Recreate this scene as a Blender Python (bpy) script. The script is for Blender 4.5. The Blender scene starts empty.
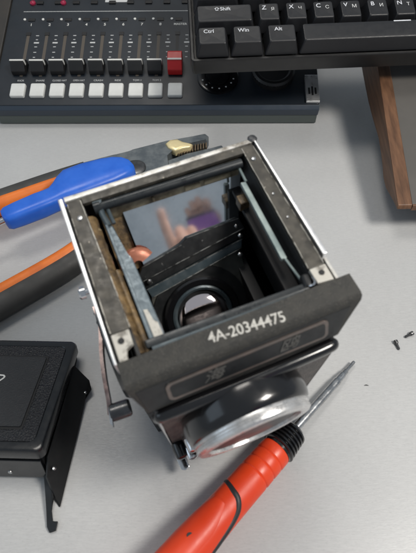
import bpy, bmesh, math, random
from mathutils import Vector, Matrix, noise as mnoise
random.seed(7)
sc = bpy.context.scene
C = sc.collection
R = math.radians
MM = 0.001

# ------------------------------------------------------------------ camera
cd = bpy.data.cameras.new('camera'); cam = bpy.data.objects.new('camera', cd); C.objects.link(cam)
CAM_P, CAM_H, CAM_ROLL = R(53.27), 236.06, R(-1.16)
fw = Vector((0, math.cos(CAM_P), -math.sin(CAM_P)))
rt0 = Vector((1, 0, 0)); up0 = Vector((0, math.sin(CAM_P), math.cos(CAM_P)))
rt = rt0*math.cos(CAM_ROLL) + up0*math.sin(CAM_ROLL)
up = -rt0*math.sin(CAM_ROLL) + up0*math.cos(CAM_ROLL)
cm = Matrix((rt, up, -fw)).transposed().to_4x4()
cm.translation = Vector((0, 0, CAM_H*MM))
cam.matrix_world = cm
cd.sensor_fit = 'VERTICAL'; cd.sensor_height = 36; cd.lens = 36*461.9/553
cd.clip_start = 0.005; cd.clip_end = 20
cd.dof.use_dof = True; cd.dof.focus_distance = 0.29; cd.dof.aperture_fstop = 20
sc.camera = cam

# ------------------------------------------------------------------ light
w = bpy.data.worlds.new('World'); sc.world = w; w.use_nodes = True
bg = w.node_tree.nodes['Background']
bg.inputs[0].default_value = (0.80, 0.90, 1.0, 1); bg.inputs[1].default_value = 0.31
def area(name, loc, target, sx, sy, power, col):
    l = bpy.data.lights.new(name, 'AREA'); l.shape = 'RECTANGLE'; l.size = sx; l.size_y = sy
    l.energy = power; l.color = col
    o = bpy.data.objects.new(name, l); C.objects.link(o); o.location = loc
    o.rotation_euler = (Vector(target)-Vector(loc)).to_track_quat('-Z', 'Y').to_euler()
    return o
area('desk_lamp', (0.40, -0.02, 0.64), (0.03, 0.16, 0), 0.20, 0.16, 4.5, (1.0, 0.95, 0.88))
area('ceiling_lamp', (-0.15, 0.55, 1.25), (0.0, 0.25, 0), 0.5, 0.3, 4.2, (1.0, 0.95, 0.88))
area('window_light', (-1.5, -0.25, 0.9), (0, 0.18, 0), 1.0, 0.9, 2.4, (0.70, 0.85, 1.0))
sc.view_settings.view_transform = 'Standard'; sc.view_settings.look = 'None'
sc.view_settings.exposure = 0; sc.view_settings.gamma = 1
sc.cycles.use_denoising = True
sc.cycles.max_bounces = 8

# ------------------------------------------------------------------ materials
def mat(name, col, rough=.5, metal=0, spec=.5, coat=0, col2=None, nscale=60, nlo=.4, nhi=.6,
        bump=0, bscale=800, bkind='noise', rvar=0, speck=None, speck_t=.66, speck_scale=900, stretch=None, detail=6):
    """Principled material: two colours mixed by noise, optional specks, roughness variation and fine relief."""
    m = bpy.data.materials.new(name); m.use_nodes = True
    nt = m.node_tree; N = nt.nodes; L = nt.links
    b = N['Principled BSDF']
    b.inputs['Roughness'].default_value = rough; b.inputs['Metallic'].default_value = metal
    b.inputs['Specular IOR Level'].default_value = spec; b.inputs['Coat Weight'].default_value = coat
    b.inputs['Coat Roughness'].default_value = .08
    b.inputs['Base Color'].default_value = (*col, 1)
    tc = N.new('ShaderNodeTexCoord'); src = tc.outputs['Object']
    if stretch:
        mp = N.new('ShaderNodeMapping'); mp.inputs['Scale'].default_value = stretch
        L.new(src, mp.inputs['Vector']); src = mp.outputs['Vector']
    def nz(scale, det=detail, rg=.6):
        n = N.new('ShaderNodeTexNoise'); n.inputs['Scale'].default_value = scale
        n.inputs['Detail'].default_value = det; n.inputs['Roughness'].default_value = rg
        L.new(src, n.inputs['Vector']); return n
    def rng(sock, a, bb, c, d):
        r = N.new('ShaderNodeMapRange'); r.inputs[1].default_value = a; r.inputs[2].default_value = bb
        r.inputs[3].default_value = c; r.inputs[4].default_value = d; L.new(sock, r.inputs[0]); return r.outputs[0]
    cur = None
    if col2 is not None:
        f = rng(nz(nscale).outputs['Fac'], nlo, nhi, 0, 1)
        mx = N.new('ShaderNodeMix'); mx.data_type = 'RGBA'
        mx.inputs[6].default_value = (*col, 1); mx.inputs[7].default_value = (*col2, 1)
        L.new(f, mx.inputs[0]); cur = mx.outputs[2]
    if speck is not None:
        f = rng(nz(speck_scale, 3).outputs['Fac'], speck_t, speck_t+.05, 0, 1)
        mx = N.new('ShaderNodeMix'); mx.data_type = 'RGBA'
        mx.inputs[6].default_value = (*col, 1); mx.inputs[7].default_value = (*speck, 1)
        if cur: L.new(cur, mx.inputs[6])
        L.new(f, mx.inputs[0]); cur = mx.outputs[2]
    if cur: L.new(cur, b.inputs['Base Color'])
    if rvar:
        L.new(rng(nz(nscale*1.7).outputs['Fac'], .35, .65, max(.02, rough-rvar), min(1, rough+rvar)), b.inputs['Roughness'])
    if bump:
        if bkind == 'voronoi':
            v = N.new('ShaderNodeTexVoronoi'); v.inputs['Scale'].default_value = bscale
            L.new(src, v.inputs['Vector']); h = v.outputs['Distance']
        else: h = nz(bscale, 4).outputs['Fac']
        bp = N.new('ShaderNodeBump'); bp.inputs['Strength'].default_value = bump; bp.inputs['Distance'].default_value = .0004
        L.new(h, bp.inputs['Height']); L.new(bp.outputs[0], b.inputs['Normal'])
    return m

M = {}
M['desk'] = mat('desk_laminate', (.53,.535,.535), .36, spec=.5, col2=(.455,.46,.463), nscale=5, nlo=.28, nhi=.74, bump=.10, bscale=9, rvar=.06, stretch=(42,260,1),
                speck=(.435,.44,.443), speck_t=.58, speck_scale=13)
def mottle(m, scale, lo, hi):
    """Large soft unevenness of the surface colour (grime), multiplied over what is there."""
    nt = m.node_tree; N = nt.nodes; L = nt.links; b = N['Principled BSDF']; l = b.inputs['Base Color'].links[0]; srcs = l.from_socket
    tc = N.new('ShaderNodeTexCoord'); n = N.new('ShaderNodeTexNoise'); n.inputs['Scale'].default_value = scale; n.inputs['Detail'].default_value = 5
    r = N.new('ShaderNodeMapRange'); r.inputs[1].default_value = .3; r.inputs[2].default_value = .7; r.inputs[3].default_value = lo; r.inputs[4].default_value = hi
    mx = N.new('ShaderNodeMix'); mx.data_type = 'RGBA'; mx.blend_type = 'MULTIPLY'; mx.inputs[0].default_value = 1
    L.new(tc.outputs['Object'], n.inputs['Vector']); L.new(n.outputs['Fac'], r.inputs[0]); L.new(srcs, mx.inputs[6]); L.new(r.outputs[0], mx.inputs[7]); L.new(mx.outputs[2], b.inputs['Base Color'])
mottle(M['desk'], 9, .90, 1.03)
M['crackle'] = mat('black_crackle_paint', (.027,.0265,.024), .55, col2=(.040,.038,.033), nscale=240, bump=.9, bscale=1900, speck=(.11,.105,.09), speck_t=.62, speck_scale=2200)
M['gloss'] = mat('gloss_black_enamel', (.005,.005,.006), .2, spec=.6, coat=.3, rvar=.04, nscale=90)
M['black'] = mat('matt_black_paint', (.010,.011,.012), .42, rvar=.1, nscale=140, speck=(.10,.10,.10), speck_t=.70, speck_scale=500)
M['blacksoft'] = mat('flat_black_interior', (.022,.023,.024), .55, speck=(.14,.14,.13), speck_t=.69, speck_scale=620)
M['blackmetal'] = mat('blackened_metal', (.020,.024,.027), .34, metal=.2, rvar=.12, nscale=200, speck=(.16,.16,.15), speck_t=.69, speck_scale=520)
M['slate'] = mat('slate_painted_metal', (.05,.07,.082), .36, metal=.3, rvar=.12, nscale=120, col2=(.095,.115,.125), nlo=.45, nhi=.7, speck=(.2,.2,.19), speck_t=.68, speck_scale=500)
M['olive'] = mat('dusty_dark_panel', (.045,.047,.043), .42, col2=(.085,.085,.076), nscale=70, rvar=.1, speck=(.16,.16,.14), speck_t=.69, speck_scale=520)
M['steel'] = mat('bare_steel', (.55,.56,.57), .28, metal=1, col2=(.42,.42,.42), nscale=160, rvar=.1)
M['chrome'] = mat('chromed_metal', (.72,.72,.73), .12, metal=1, rvar=.06, nscale=200)
M['crank'] = mat('coppery_crank_metal', (.42,.33,.31), .22, metal=1, col2=(.24,.17,.16), nscale=160, rvar=.08)  # coppery metal, two tones mixed by noise
M['satin'] = mat('satin_aluminium', (.80,.81,.82), .34, metal=.85, rvar=.08, nscale=150)
M['bezel'] = mat('tarnished_bezel_metal', (.68,.68,.68), .32, metal=.8, col2=(.58,.575,.57), nscale=300, rvar=.1)
M['tool_steel'] = mat('dark_tool_steel', (.17,.17,.17), .36, metal=.9, col2=(.10,.10,.105), nscale=90, rvar=.12)
M['jaw_steel'] = mat('blued_jaw_steel', (.12,.14,.155), .5, metal=.5, col2=(.19,.21,.22), nscale=110, rvar=.12, bump=.15, bscale=500)
M['rail'] = mat('worn_rail_metal', (.050,.047,.041), .42, metal=.3, col2=(.105,.096,.080), nscale=170, nlo=.42, nhi=.72, rvar=.14, speck=(.34,.31,.26), speck_t=.68, speck_scale=520, bump=.12, bscale=700)
M['worn'] = mat('chipped_pale_paint', (.52,.50,.45), .5, col2=(.20,.185,.16), nscale=260, nlo=.52, nhi=.64, rvar=.1, bump=.2, bscale=600)
M['highlight_line'] = mat('painted_highlight_line', (.30,.31,.30), .4, metal=.6, col2=(.04,.04,.04), nscale=300, nlo=.45, nhi=.6)  # highlights of the lens board edges, put in as colour
M['wornedge'] = mat('rubbed_bright_edge', (.50,.48,.43), .4, metal=.5, col2=(.10,.09,.075), nscale=240, nlo=.48, nhi=.6)
M['edge'] = mat('worn_silver_edge', (.62,.61,.58), .38, metal=.45, col2=(.22,.2,.17), nscale=160, nlo=.50, nhi=.66, rvar=.1)
M['rust'] = mat('brown_old_glue', (.24,.16,.075), .42, metal=.2, col2=(.075,.052,.03), nscale=190, rvar=.15, bump=.5, bscale=420, speck=(.42,.33,.2), speck_t=.68, speck_scale=420)
M['beige'] = mat('stained_beige_plate', (.42,.37,.26), .6, col2=(.17,.14,.09), nscale=120, nlo=.45, nhi=.62, rvar=.1)
M['bluegrey'] = mat('blue_grey_metal', (.105,.135,.155), .38, metal=.35, col2=(.118,.15,.17), nscale=300, rvar=.12, speck=(.34,.35,.34), speck_t=.70, speck_scale=420)
M['palestrip'] = mat('pale_green_grey_metal', (.30,.36,.35), .42, metal=.3, col2=(.19,.24,.24), nscale=150, rvar=.12)
M['finger_pink'] = mat('finger_reflection', (.70,.30,.20), .38, metal=.35, rvar=.1, nscale=200)  # skin-pink colour standing in for a finger's reflection
M['frame'] = mat('badge_frame_metal', (.22,.175,.155), .36, metal=.6, col2=(.16,.14,.13), nscale=200)
M['badgetext'] = mat('worn_badge_relief', (.13,.127,.12), .45, metal=.4)
M['white'] = mat('white_lettering', (.72,.72,.69), .6)
M['serial'] = mat('white_paint_serial', (.56,.55,.51), .65, col2=(.30,.29,.27), nscale=1300, nlo=.5, nhi=.7)
M['greytext'] = mat('grey_print', (.58,.59,.59), .6)
M['leather'] = mat('black_leatherette', (.012,.013,.016), .48, bump=1.0, bscale=1150, bkind='voronoi', rvar=.08, nscale=200)
M['leatherfine'] = mat('fine_black_leatherette', (.017,.019,.022), .45, bump=.7, bscale=1500, rvar=.06, nscale=120)
M['panel_leather'] = mat('worn_lens_panel_leather', (.10,.085,.075), .55, col2=(.05,.045,.042), nscale=170, bump=.6, bscale=1300, bkind='voronoi')
M['hoodblack'] = mat('hood_black_lacquer', (.007,.008,.010), .26, spec=.5, coat=.25, rvar=.08, nscale=60)
M['hoodmatt'] = mat('hood_inner_black', (.010,.011,.012), .5, rvar=.1, nscale=90)
M['blue'] = mat('blue_soft_plastic', (.018,.125,.62), .34, spec=.5, rvar=.06, nscale=70, bump=.06, bscale=300, col2=(.028,.15,.68), speck=(.05,.12,.55), speck_t=.72, speck_scale=300)
M['orange'] = mat('orange_rubber', (.80,.19,.02), .5, col2=(.66,.145,.016), nscale=45, bump=.12, bscale=900, rvar=.08)
M['blackrubber'] = mat('black_rubber_grip', (.040,.039,.037), .58, col2=(.055,.053,.05), nscale=50, bump=.15, bscale=1100, rvar=.08)
M['redorange'] = mat('red_orange_handle', (.78,.062,.014), .40, col2=(.70,.05,.012), nscale=40, rvar=.08, bump=.06, bscale=700)
M['gripgrey'] = mat('charcoal_grip_inlay', (.022,.022,.024), .5, rvar=.1)
M['brass'] = mat('brass_bit', (.88,.74,.42), .36, metal=.35, rvar=.08, nscale=200, bump=.3, bscale=500)
M['teeth'] = mat('brown_serrated_steel', (.16,.12,.08), .5, metal=.4)
M['mixer'] = mat('navy_mixer_panel', (.009,.013,.019), .42, col2=(.012,.017,.024), nscale=25, rvar=.06, bump=.05, bscale=1500)
M['mixerside'] = mat('mixer_side_dark', (.026,.024,.022), .5, col2=(.04,.034,.028), nscale=30)
M['mixerfront'] = mat('mixer_front_band', (.075,.09,.085), .45, rvar=.05, nscale=40)
M['mixerblue'] = mat('mixer_front_bevel', (.030,.043,.062), .35, rvar=.05)
M['cap'] = mat('fader_cap_black', (.012,.012,.013), .45, rvar=.06)
M['red'] = mat('fader_cap_red', (.52,.016,.018), .42, rvar=.05)
M['pad'] = mat('white_rubber_pad', (.70,.71,.69), .5, col2=(.64,.65,.63), nscale=80, rvar=.06)
M['slot'] = mat('slot_brown', (.09,.075,.06), .6)
M['dark'] = mat('near_black_plastic', (.007,.007,.008), .5)
M['led'] = mat('red_led_lens', (.32,.02,.06), .25)
M['key'] = mat('keycap_black', (.013,.0137,.016), .46, spec=.5, rvar=.06, nscale=120, bump=.06, bscale=2500)
M['case'] = mat('keyboard_case', (.012,.012,.0125), .42, rvar=.06, bump=.06, bscale=2200)
M['legend'] = mat('keycap_legend', (.62,.64,.68), .5)
M['glass'] = None
def simple_glass():
    m = bpy.data.materials.new('pink_reflection_lens'); m.use_nodes = True
    b = m.node_tree.nodes['Principled BSDF']
    b.inputs['Base Color'].default_value = (1.0,.86,.84,1); b.inputs['Roughness'].default_value = .06  # pink tint put in for the reflection of skin in the lens
    b.inputs['Metallic'].default_value = 1; b.inputs['Coat Weight'].default_value = 1; return m
M['glass'] = simple_glass()
M['darkglass'] = mat('dark_lens_glass', (.03,.032,.036), .38, spec=.2)
M['mirror'] = mat('dusty_old_mirror', (.72,.76,.79), .055, metal=.95, col2=(.56,.60,.63), nscale=55, rvar=.015, speck=(.62,.64,.64), speck_t=.69, speck_scale=600)
def wood(name, c1, c2, rough):
    m = bpy.data.materials.new(name); m.use_nodes = True; N = m.node_tree.nodes; L = m.node_tree.links; b = N['Principled BSDF']
    tc = N.new('ShaderNodeTexCoord'); mp = N.new('ShaderNodeMapping'); mp.inputs['Scale'].default_value = (160, 9, 160)
    n = N.new('ShaderNodeTexNoise'); n.inputs['Scale'].default_value = 2.2; n.inputs['Detail'].default_value = 8
    r = N.new('ShaderNodeValToRGB'); r.color_ramp.elements[0].position = .32; r.color_ramp.elements[1].position = .68
    r.color_ramp.elements[0].color = (*c1, 1); r.color_ramp.elements[1].color = (*c2, 1)
    L.new(tc.outputs['Object'], mp.inputs[0]); L.new(mp.outputs[0], n.inputs[0]); L.new(n.outputs[0], r.inputs[0]); L.new(r.outputs[0], b.inputs['Base Color'])
    b.inputs['Roughness'].default_value = rough; return m
M['wood'] = wood('varnished_wood', (.085,.040,.020), (.175,.086,.044), .5)
M['instr'] = mat('grey_instrument_panel', (.115,.108,.10), .5, col2=(.095,.09,.083), nscale=20, bump=.08, bscale=1800)

# ------------------------------------------------------------------ mesh helpers (millimetres)
def nb(): return bmesh.new()
def box(bm, x0, x1, y0, y1, z0, z1, bev=.35, seg=2):
    vs = [bm.verts.new((x, y, z)) for x in (x0, x1) for y in (y0, y1) for z in (z0, z1)]
    q = [(0,1,3,2), (4,6,7,5), (0,4,5,1), (2,3,7,6), (0,2,6,4), (1,5,7,3)]
    fs = [bm.faces.new([vs[i] for i in f]) for f in q]
    if bev:
        es = list({e for f in fs for e in f.edges})
        bmesh.ops.bevel(bm, geom=es, offset=bev, segments=seg, profile=.5, affect='EDGES')
    return bm
def loft(bm, rings, cap=True, closed=True):
    """Rings of equal vertex count joined by quads."""
    rv = [[bm.verts.new(p) for p in r] for r in rings]
    n = len(rv[0])
    for a, b in zip(rv[:-1], rv[1:]):
        for i in range(n if closed else n-1):
            j = (i+1) % n
            bm.faces.new((a[i], a[j], b[j], b[i]))
    if cap:
        bm.faces.new(list(reversed(rv[0]))); bm.faces.new(rv[-1])
    return rv
def frame_of(d):
    d = Vector(d).normalized(); a = Vector((0,0,1)) if abs(d.z) < .9 else Vector((1,0,0))
    u = a.cross(d).normalized(); v = d.cross(u); return d, u, v
def lathe(bm, prof, org, axis, n=32, cap=True):
    d, u, v = frame_of(axis); org = Vector(org)
    rings = [[org+d*h+(u*math.cos(2*math.pi*i/n)+v*math.sin(2*math.pi*i/n))*max(r, .01) for i in range(n)] for r, h in prof]
    loft(bm, rings, cap); return bm
def tube(bm, pts, r, n=10, flat=1.0, upv=(0,0,1), cap=True):
    """Sweep an ellipse (r wide, r*flat tall) along pts; r may be a list."""
    pts = [Vector(p) for p in pts]; rings = []
    for i, p in enumerate(pts):
        t = (pts[min(i+1, len(pts)-1)]-pts[max(i-1, 0)]).normalized()
        s = t.cross(Vector(upv)).normalized(); u = s.cross(t)
        ri = r[i] if isinstance(r, (list, tuple)) else r
        fl = flat[i] if isinstance(flat, (list, tuple)) else flat
        rings.append([p+s*ri*math.cos(2*math.pi*k/n)+u*ri*fl*math.sin(2*math.pi*k/n) for k in range(n)])
    loft(bm, rings, cap); return bm
def prism(bm, pts, off, bev=.3, seg=2):
    off = Vector(off); a = [bm.verts.new(p) for p in pts]; b = [bm.verts.new(Vector(p)+off) for p in pts]; n = len(a)
    fs = [bm.faces.new(list(reversed(a))), bm.faces.new(b)]
    for i in range(n): fs.append(bm.faces.new((a[i], a[(i+1) % n], b[(i+1) % n], b[i])))
    if bev:
        bmesh.ops.bevel(bm, geom=list({e for f in fs for e in f.edges}), offset=bev, segments=seg, profile=.5, affect='EDGES')
    return bm
def spline(pts, n=8):
    """Catmull-Rom through pts."""
    P = [Vector(p) for p in pts]; P = [P[0]*2-P[1]]+P+[P[-1]*2-P[-2]]; out = []
    for i in range(1, len(P)-2):
        for k in range(n):
            t = k/n; a, b, c, d = P[i-1:i+3]
            out.append(.5*((2*b)+(c-a)*t+(2*a-5*b+4*c-d)*t*t+(3*b-a-3*c+d)*t**3))
    out.append(P[-2]); return out
def rrect(x0, x1, y0, y1, r, n=5):
    out = []
    for cx, cy, a0 in ((x1-r, y1-r, 0), (x0+r, y1-r, 90), (x0+r, y0+r, 180), (x1-r, y0+r, 270)):
        for k in range(n+1):
            a = R(a0+90*k/n); out.append((cx+r*math.cos(a), cy+r*math.sin(a)))
    return out
def xf(bm, m, start=0):
    bm.verts.ensure_lookup_table()
    for v in bm.verts[start:]: v.co = m @ v.co
def obj(name, bm, m, parent=None, off=(0,0,0), ang=35, mtx=None):
    if mtx is not None: bmesh.ops.transform(bm, matrix=mtx, verts=bm.verts)
    bmesh.ops.recalc_face_normals(bm, faces=bm.faces)
    bmesh.ops.scale(bm, vec=(MM, MM, MM), verts=bm.verts)
    me = bpy.data.meshes.new(name); bm.to_mesh(me); bm.free()
    me.polygons.foreach_set('use_smooth', [True]*len(me.polygons)); me.set_sharp_from_angle(angle=R(ang))
    o = bpy.data.objects.new(name, me); C.objects.link(o); me.materials.append(M[m] if isinstance(m, str) else m)
    wn = o.modifiers.new('weighted_normals', 'WEIGHTED_NORMAL'); wn.keep_sharp = True; wn.weight = 100
    if parent: o.parent = parent
    o.location = Vector(off)*MM
    return o
def tag(o, label=None, cat=None, group=None, kind=None):
    for k, v in (('label', label), ('category', cat), ('group', group), ('kind', kind)):
        if v: o[k] = v
    return o
def thing(name, label, cat, mtx=None, group=None):
    o = bpy.data.objects.new(name, None); C.objects.link(o); o.empty_display_size = .01
    if mtx is not None: o.matrix_world = mtx
    return tag(o, label, cat, group)
def copy_part(o, parent, off=None):
    c = o.copy(); C.objects.link(c); c.parent = parent
    if off is not None: c.location = Vector(off)*MM
    return c
def text_bm(s, size, depth=.06, mtx=None, align='CENTER', shear=0, sx=1, bold=0, space=1):
    cu = bpy.data.curves.new('t', 'FONT'); cu.body = s; cu.size = size; cu.extrude = depth; cu.align_x = align; cu.align_y = 'CENTER'
    cu.resolution_u = 3; cu.shear = shear; cu.offset = bold; cu.space_character = space
    o = bpy.data.objects.new('t', cu); C.objects.link(o)
    bpy.context.view_layer.update()
    me = bpy.data.meshes.new_from_object(o.evaluated_get(bpy.context.evaluated_depsgraph_get()))
    bm = bmesh.new(); bm.from_mesh(me)
    bpy.data.objects.remove(o); bpy.data.curves.remove(cu); bpy.data.meshes.remove(me)
    if sx != 1: bmesh.ops.scale(bm, vec=(sx, 1, 1), verts=bm.verts)
    if mtx is not None: bmesh.ops.transform(bm, matrix=mtx, verts=bm.verts)
    return bm
def pose(loc, yaw=0, tx=0, ty=0, drop=0):
    return Matrix.Translation(Vector(loc)*MM) @ Matrix.Rotation(yaw,4,'Z') @ Matrix.Rotation(tx,4,'X') @ Matrix.Rotation(ty,4,'Y') @ Matrix.Translation((0,0,-drop*MM))

# ------------------------------------------------------------------ setting
bm = nb(); box(bm, -900, 900, -500, 1100, -30, 0, 2)
tag(obj('desk_top', bm, 'desk'), 'pale grey desk top with a fine brushed grain', kind='structure')

# ------------------------------------------------------------------ twin-lens camera body
HB = 111.6
tlr = thing('twin_lens_camera', 'opened black twin lens reflex camera with bare mirror box, standing on the desk', 'camera',
            pose((-4.0, 103.1, 117.5), .378, .153, -.058, HB))
def tp(name, bm, m, parent=None, ang=35, label=None):
    o = obj(name, bm, m, parent or tlr, (0,0,HB) if parent is None else (0,0,0), ang)
    if label: o['label'] = label
    return o
# shell
bm = nb(); box(bm, -37.2, -34.6, -33, 33, -111.5, -1.6, .5); tp('side_panel', bm, 'black')
bm = nb(); box(bm, 34.6, 37.2, -33, 33, -111.5, -1.6, .5); tp('side_panel', bm, 'black')
bm = nb(); box(bm, -34.5, 34.5, 31.2, 33.6, -111.5, -1.4, .5); tp('back_panel', bm, 'black')
bm = nb(); box(bm, -34.5, 34.5, -32.8, -30.6, -111.5, -4, .5); tp('front_wall', bm, 'black')
bm = nb(); box(bm, -34.4, 34.4, -30.5, 31, -111.4, -108, .5)
box(bm, 12, 30, 20, 30, -123.4, -111, 1); box(bm, -30, -14, 20, 30, -119.8, -111, 1); tp('base_plate', bm, 'black')
bm = nb(); box(bm, -34.4, 34.4, -30.4, 31, -78, -74, .3); tp('chamber_floor', bm, 'blacksoft')
# side rails, chipped pads, silver side plates
bm = nb(); prism(bm, [(-36.4,33,-1.5), (-31.4,33,-1.5), (-29.9,-21,-1.5), (-36.4,-21,-1.5)], (0,0,1.5), .25)
lr = tp('top_rail', bm, 'rail')
bm = nb(); prism(bm, [(36.3,32.6,-1.5), (36.3,-24,-1.5), (30.4,-24,-1.5), (31.6,32.6,-1.5)], (0,0,1.5), .25)
rr = tp('top_rail', bm, 'rail')
bm = nb(); prism(bm, [(-36.4,-21.2,-1.5), (-30.6,-21.2,-1.5), (-30.8,-26.4,-1.5), (-33.4,-27,-1.5), (-33.8,-30.4,-1.5), (-36.4,-30.4,-1.5)], (0,0,1.8), .3)
tp('corner_pad', bm, 'worn')
bm = nb(); prism(bm, [(36.3,-24.2,-1.5), (36.3,-30.4,-1.5), (30.6,-29.8,-1.5), (30.4,-24.2,-1.5)], (0,0,1.8), .3)
tp('corner_pad', bm, 'worn')
bm = nb(); lathe(bm, [(1.0,0), (1.0,.5)], (-33.9,-24.2,0.1), (0,0,1), 14); tp('screw_hole', bm, 'dark')
bm = nb(); lathe(bm, [(.95,0), (.95,.5)], (33.6,-26.8,0.1), (0,0,1), 14); tp('screw_hole', bm, 'dark')
def screw(x, y, z, r=1.0, m='steel', parent=None, axis=(0,0,1)):
    b = nb(); lathe(b, [(r,-.3), (r,.25), (r*.8,.5), (.01,.6)], (x,y,z), axis, 16)
    return tp('screw', b, m, parent)
screw(-33.6, 24.5, 0.1, 1.0); screw(33.6, 25.5, 0.1, .9); screw(33.2, 8, .05, .55); screw(33.4, -3, .05, .5)
bm = nb(); prism(bm, [(-38.9,34.6,-30), (-37.25,34.6,-30), (-37.25,-31,-30), (-38.2,-31,-30)], (0,0,31.1), .3); tp('side_trim', bm, 'satin')
bm = nb(); prism(bm, [(37.25,33.6,-30), (38.0,33.6,-30), (39.0,-21,-30), (37.25,-21,-30)], (0,0,30.8), .3); tp('side_trim', bm, 'satin')
bm = nb(); box(bm, 37.3, 38.5, -31, -21.5, -30, -.8, .3); tp('side_trim', bm, 'edge')
for p0, p1 in (((-31.5,32,.0), (-30.0,-20.6,.0)), ((-36.3,32,.0), (-36.3,-20.6,.0)), ((30.5,-23.6,.0), (31.6,32,.0)), ((36.2,-23.6,.0), (36.2,32,.0))):
    n_ = 26; P_ = [Vector(p0).lerp(Vector(p1), i/n_)+Vector((random.uniform(-.08,.08),0,0)) for i in range(n_+1)]
    bm = nb(); tube(bm, P_, [max(.04,.16+.14*mnoise.noise((i*.6,p0[0],1))) for i in range(n_+1)], 6); tp('wear_highlight_edge', bm, 'wornedge')
# rear rim
bm = nb(); prism(bm, [(-36.9,33.1,-1.3), (36.9,33.0,-1.3), (36.9,34.9,-1.3), (-36.9,35.3,-1.3)], (0,0,1.8), .3); tp('rear_rim', bm, 'edge')
bm = nb(); prism(bm, [(-31.2,30.2,-1.6), (31.4,29.6,-1.6), (31.4,32.9,-1.6), (-31.2,32.9,-1.6)], (0,0,1.7), .25); tp('rear_ledge', bm, 'rail')
bm = nb(); tube(bm, [(-27,28.7,-2.6), (29.6,27.6,-2.6)], 1.9, 14); lathe(bm, [(2.4,0),(2.4,2.5)], (-28,28.7,-2.6), (1,0,0), 14); tp('rear_crossbar', bm, 'blackmetal')
bm = nb(); prism(bm, [(-26.5,30.8,-3), (30,30.6,-3), (30,30.6,-24), (-26.5,30.8,-24)], (0,-1.0,0), .2)
tp('rear_liner', bm, 'beige')
bm = nb()
for x, wd, h in ((-6,.5,3.5), (10,3.2,3.0), (17,2.2,2.4), (22.5,3.5,2.6)): box(bm, x-wd, x+wd, 28.6, 29.7, -9.5-h*.2, -9.5+h*.6, .4)
tp('glue_residue', bm, 'beige')
bm = nb(); lathe(bm, [(1.6,-3), (1.9,.9), (1.4,1.5), (.01,1.7)], (37.2,34.6,-.4), (.1,.1,1), 16); tp('corner_rivet', bm, 'tool_steel')
# inner walls below the rails
bm = nb(); prism(bm, [(-31.2,31,-1.8), (-29.8,-30,-1.8), (-27,-30,-40), (-28,31,-40)], (-1.2,0,0), .15); tp('inner_wall', bm, 'blacksoft')
bm = nb(); prism(bm, [(31.4,31,-1.8), (30.2,-30,-1.8), (29.2,-30,-40), (30.2,31,-40)], (1.2,0,0), .15); tp('inner_wall', bm, 'blacksoft')
# brown glue strip along the left inner edge, brass rod at the front
bm = nb(); rings = []
for i in range(46):
    y = 26-i*1.22; j = lambda k: mnoise.noise((y*.35, k*1.7, 3.1))*.8
    rings.append([(-31.0,y,-6.5), (-31.0+.2*j(1),y,-2.2), (-29.6+j(2)*.9,y,-2.6+j(3)*.8), (-28.4+j(4)*1.2,y,-4.0+j(5)), (-28.2+j(6)*.8,y,-6.8)])
loft(bm, rings); tp('glue_bead', bm, 'rust', ang=70)
bm = nb(); tube(bm, [(-28.0,2,-4.6), (-27.2,-29,-4.6)], 1.25, 12); tp('hinge_rod', bm, 'rust')
# left blue-grey guide bar with pivot arm
bm = nb(); prism(bm, [(-26.6,21.5,-6.5), (-23.8,20.4,-6.5), (-23.0,7,-6.5), (-21.6,5.4,-6.5), (-20.6,-27.4,-6.5), (-25.8,-27.4,-6.5)], (0,0,2.4), .5)
g = tp('guide_bar', bm, 'bluegrey')
bm = nb(); prism(bm, [(-26.4,21,-4.0), (-25.5,20.7,-4.0), (-24.6,-27,-4.0), (-25.8,-27,-4.0)], (0,0,1.0), .2); tp('guide_lip', bm, 'bluegrey', g)
bm = nb(); prism(bm, [(-24.4,-15,-4.1), (-23.0,-15.4,-4.1), (-22.4,-20,-4.1), (-21.4,-20.6,-4.1), (-21.2,-25.5,-4.1), (-24.2,-25.5,-4.1)], (0,0,.35), .1); tp('worn_patch', bm, 'worn', g)
bm = nb(); tube(bm, [(-25.8,30.6,-2.2), (-26.0,25.2,-3), (-25.3,20.6,-4.2)], [1.2,1.1,1.3], 10); tube(bm, [(-23.6,28.4,-3.2), (-23.2,21,-4.4)], .75, 8)
lathe(bm, [(1.7,0), (1.7,2.2)], (-26.2,30.0,-2.6), (0,0,1), 14); tp('pivot_arm', bm, 'slate')
# right side: pale steel strip, black channel, wire spring
bm = nb(); prism(bm, [(26.1,20.4,-6.2), (28.2,20.0,-6.2), (27.6,-15.4,-6.2), (25.5,-15.2,-6.2)], (0,0,2.0), .3); tp('spring_strip', bm, 'palestrip')
bm = nb(); tube(bm, [(28.2,26.4,-3.5), (28.3,20,-4.4)], .55, 8); tp('spring_wire', bm, 'palestrip')
bm = nb(); tube(bm, [(27.0,-15,-5), (28.0,-24,-4.6), (28.4,-27,-4.2)], .5, 8); tp('spring_wire', bm, 'palestrip')
bm = nb(); prism(bm, [(24.6,24,-14), (30,24,-14), (29.4,-26,-14), (24.0,-26,-14)], (0,0,2), .4); tp('inner_channel', bm, 'dark')
bm = nb(); prism(bm, [(19.8,14,-52), (24.6,14,-52), (24.0,-27,-52), (19.0,-27,-52)], (0,0,14), .5); tp('inner_channel', bm, 'dark')
bm = nb(); box(bm, 23.4, 27.4, 13.5, 18, -13, -8, .6); tp('mirror_bracket', bm, 'rust')
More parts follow.
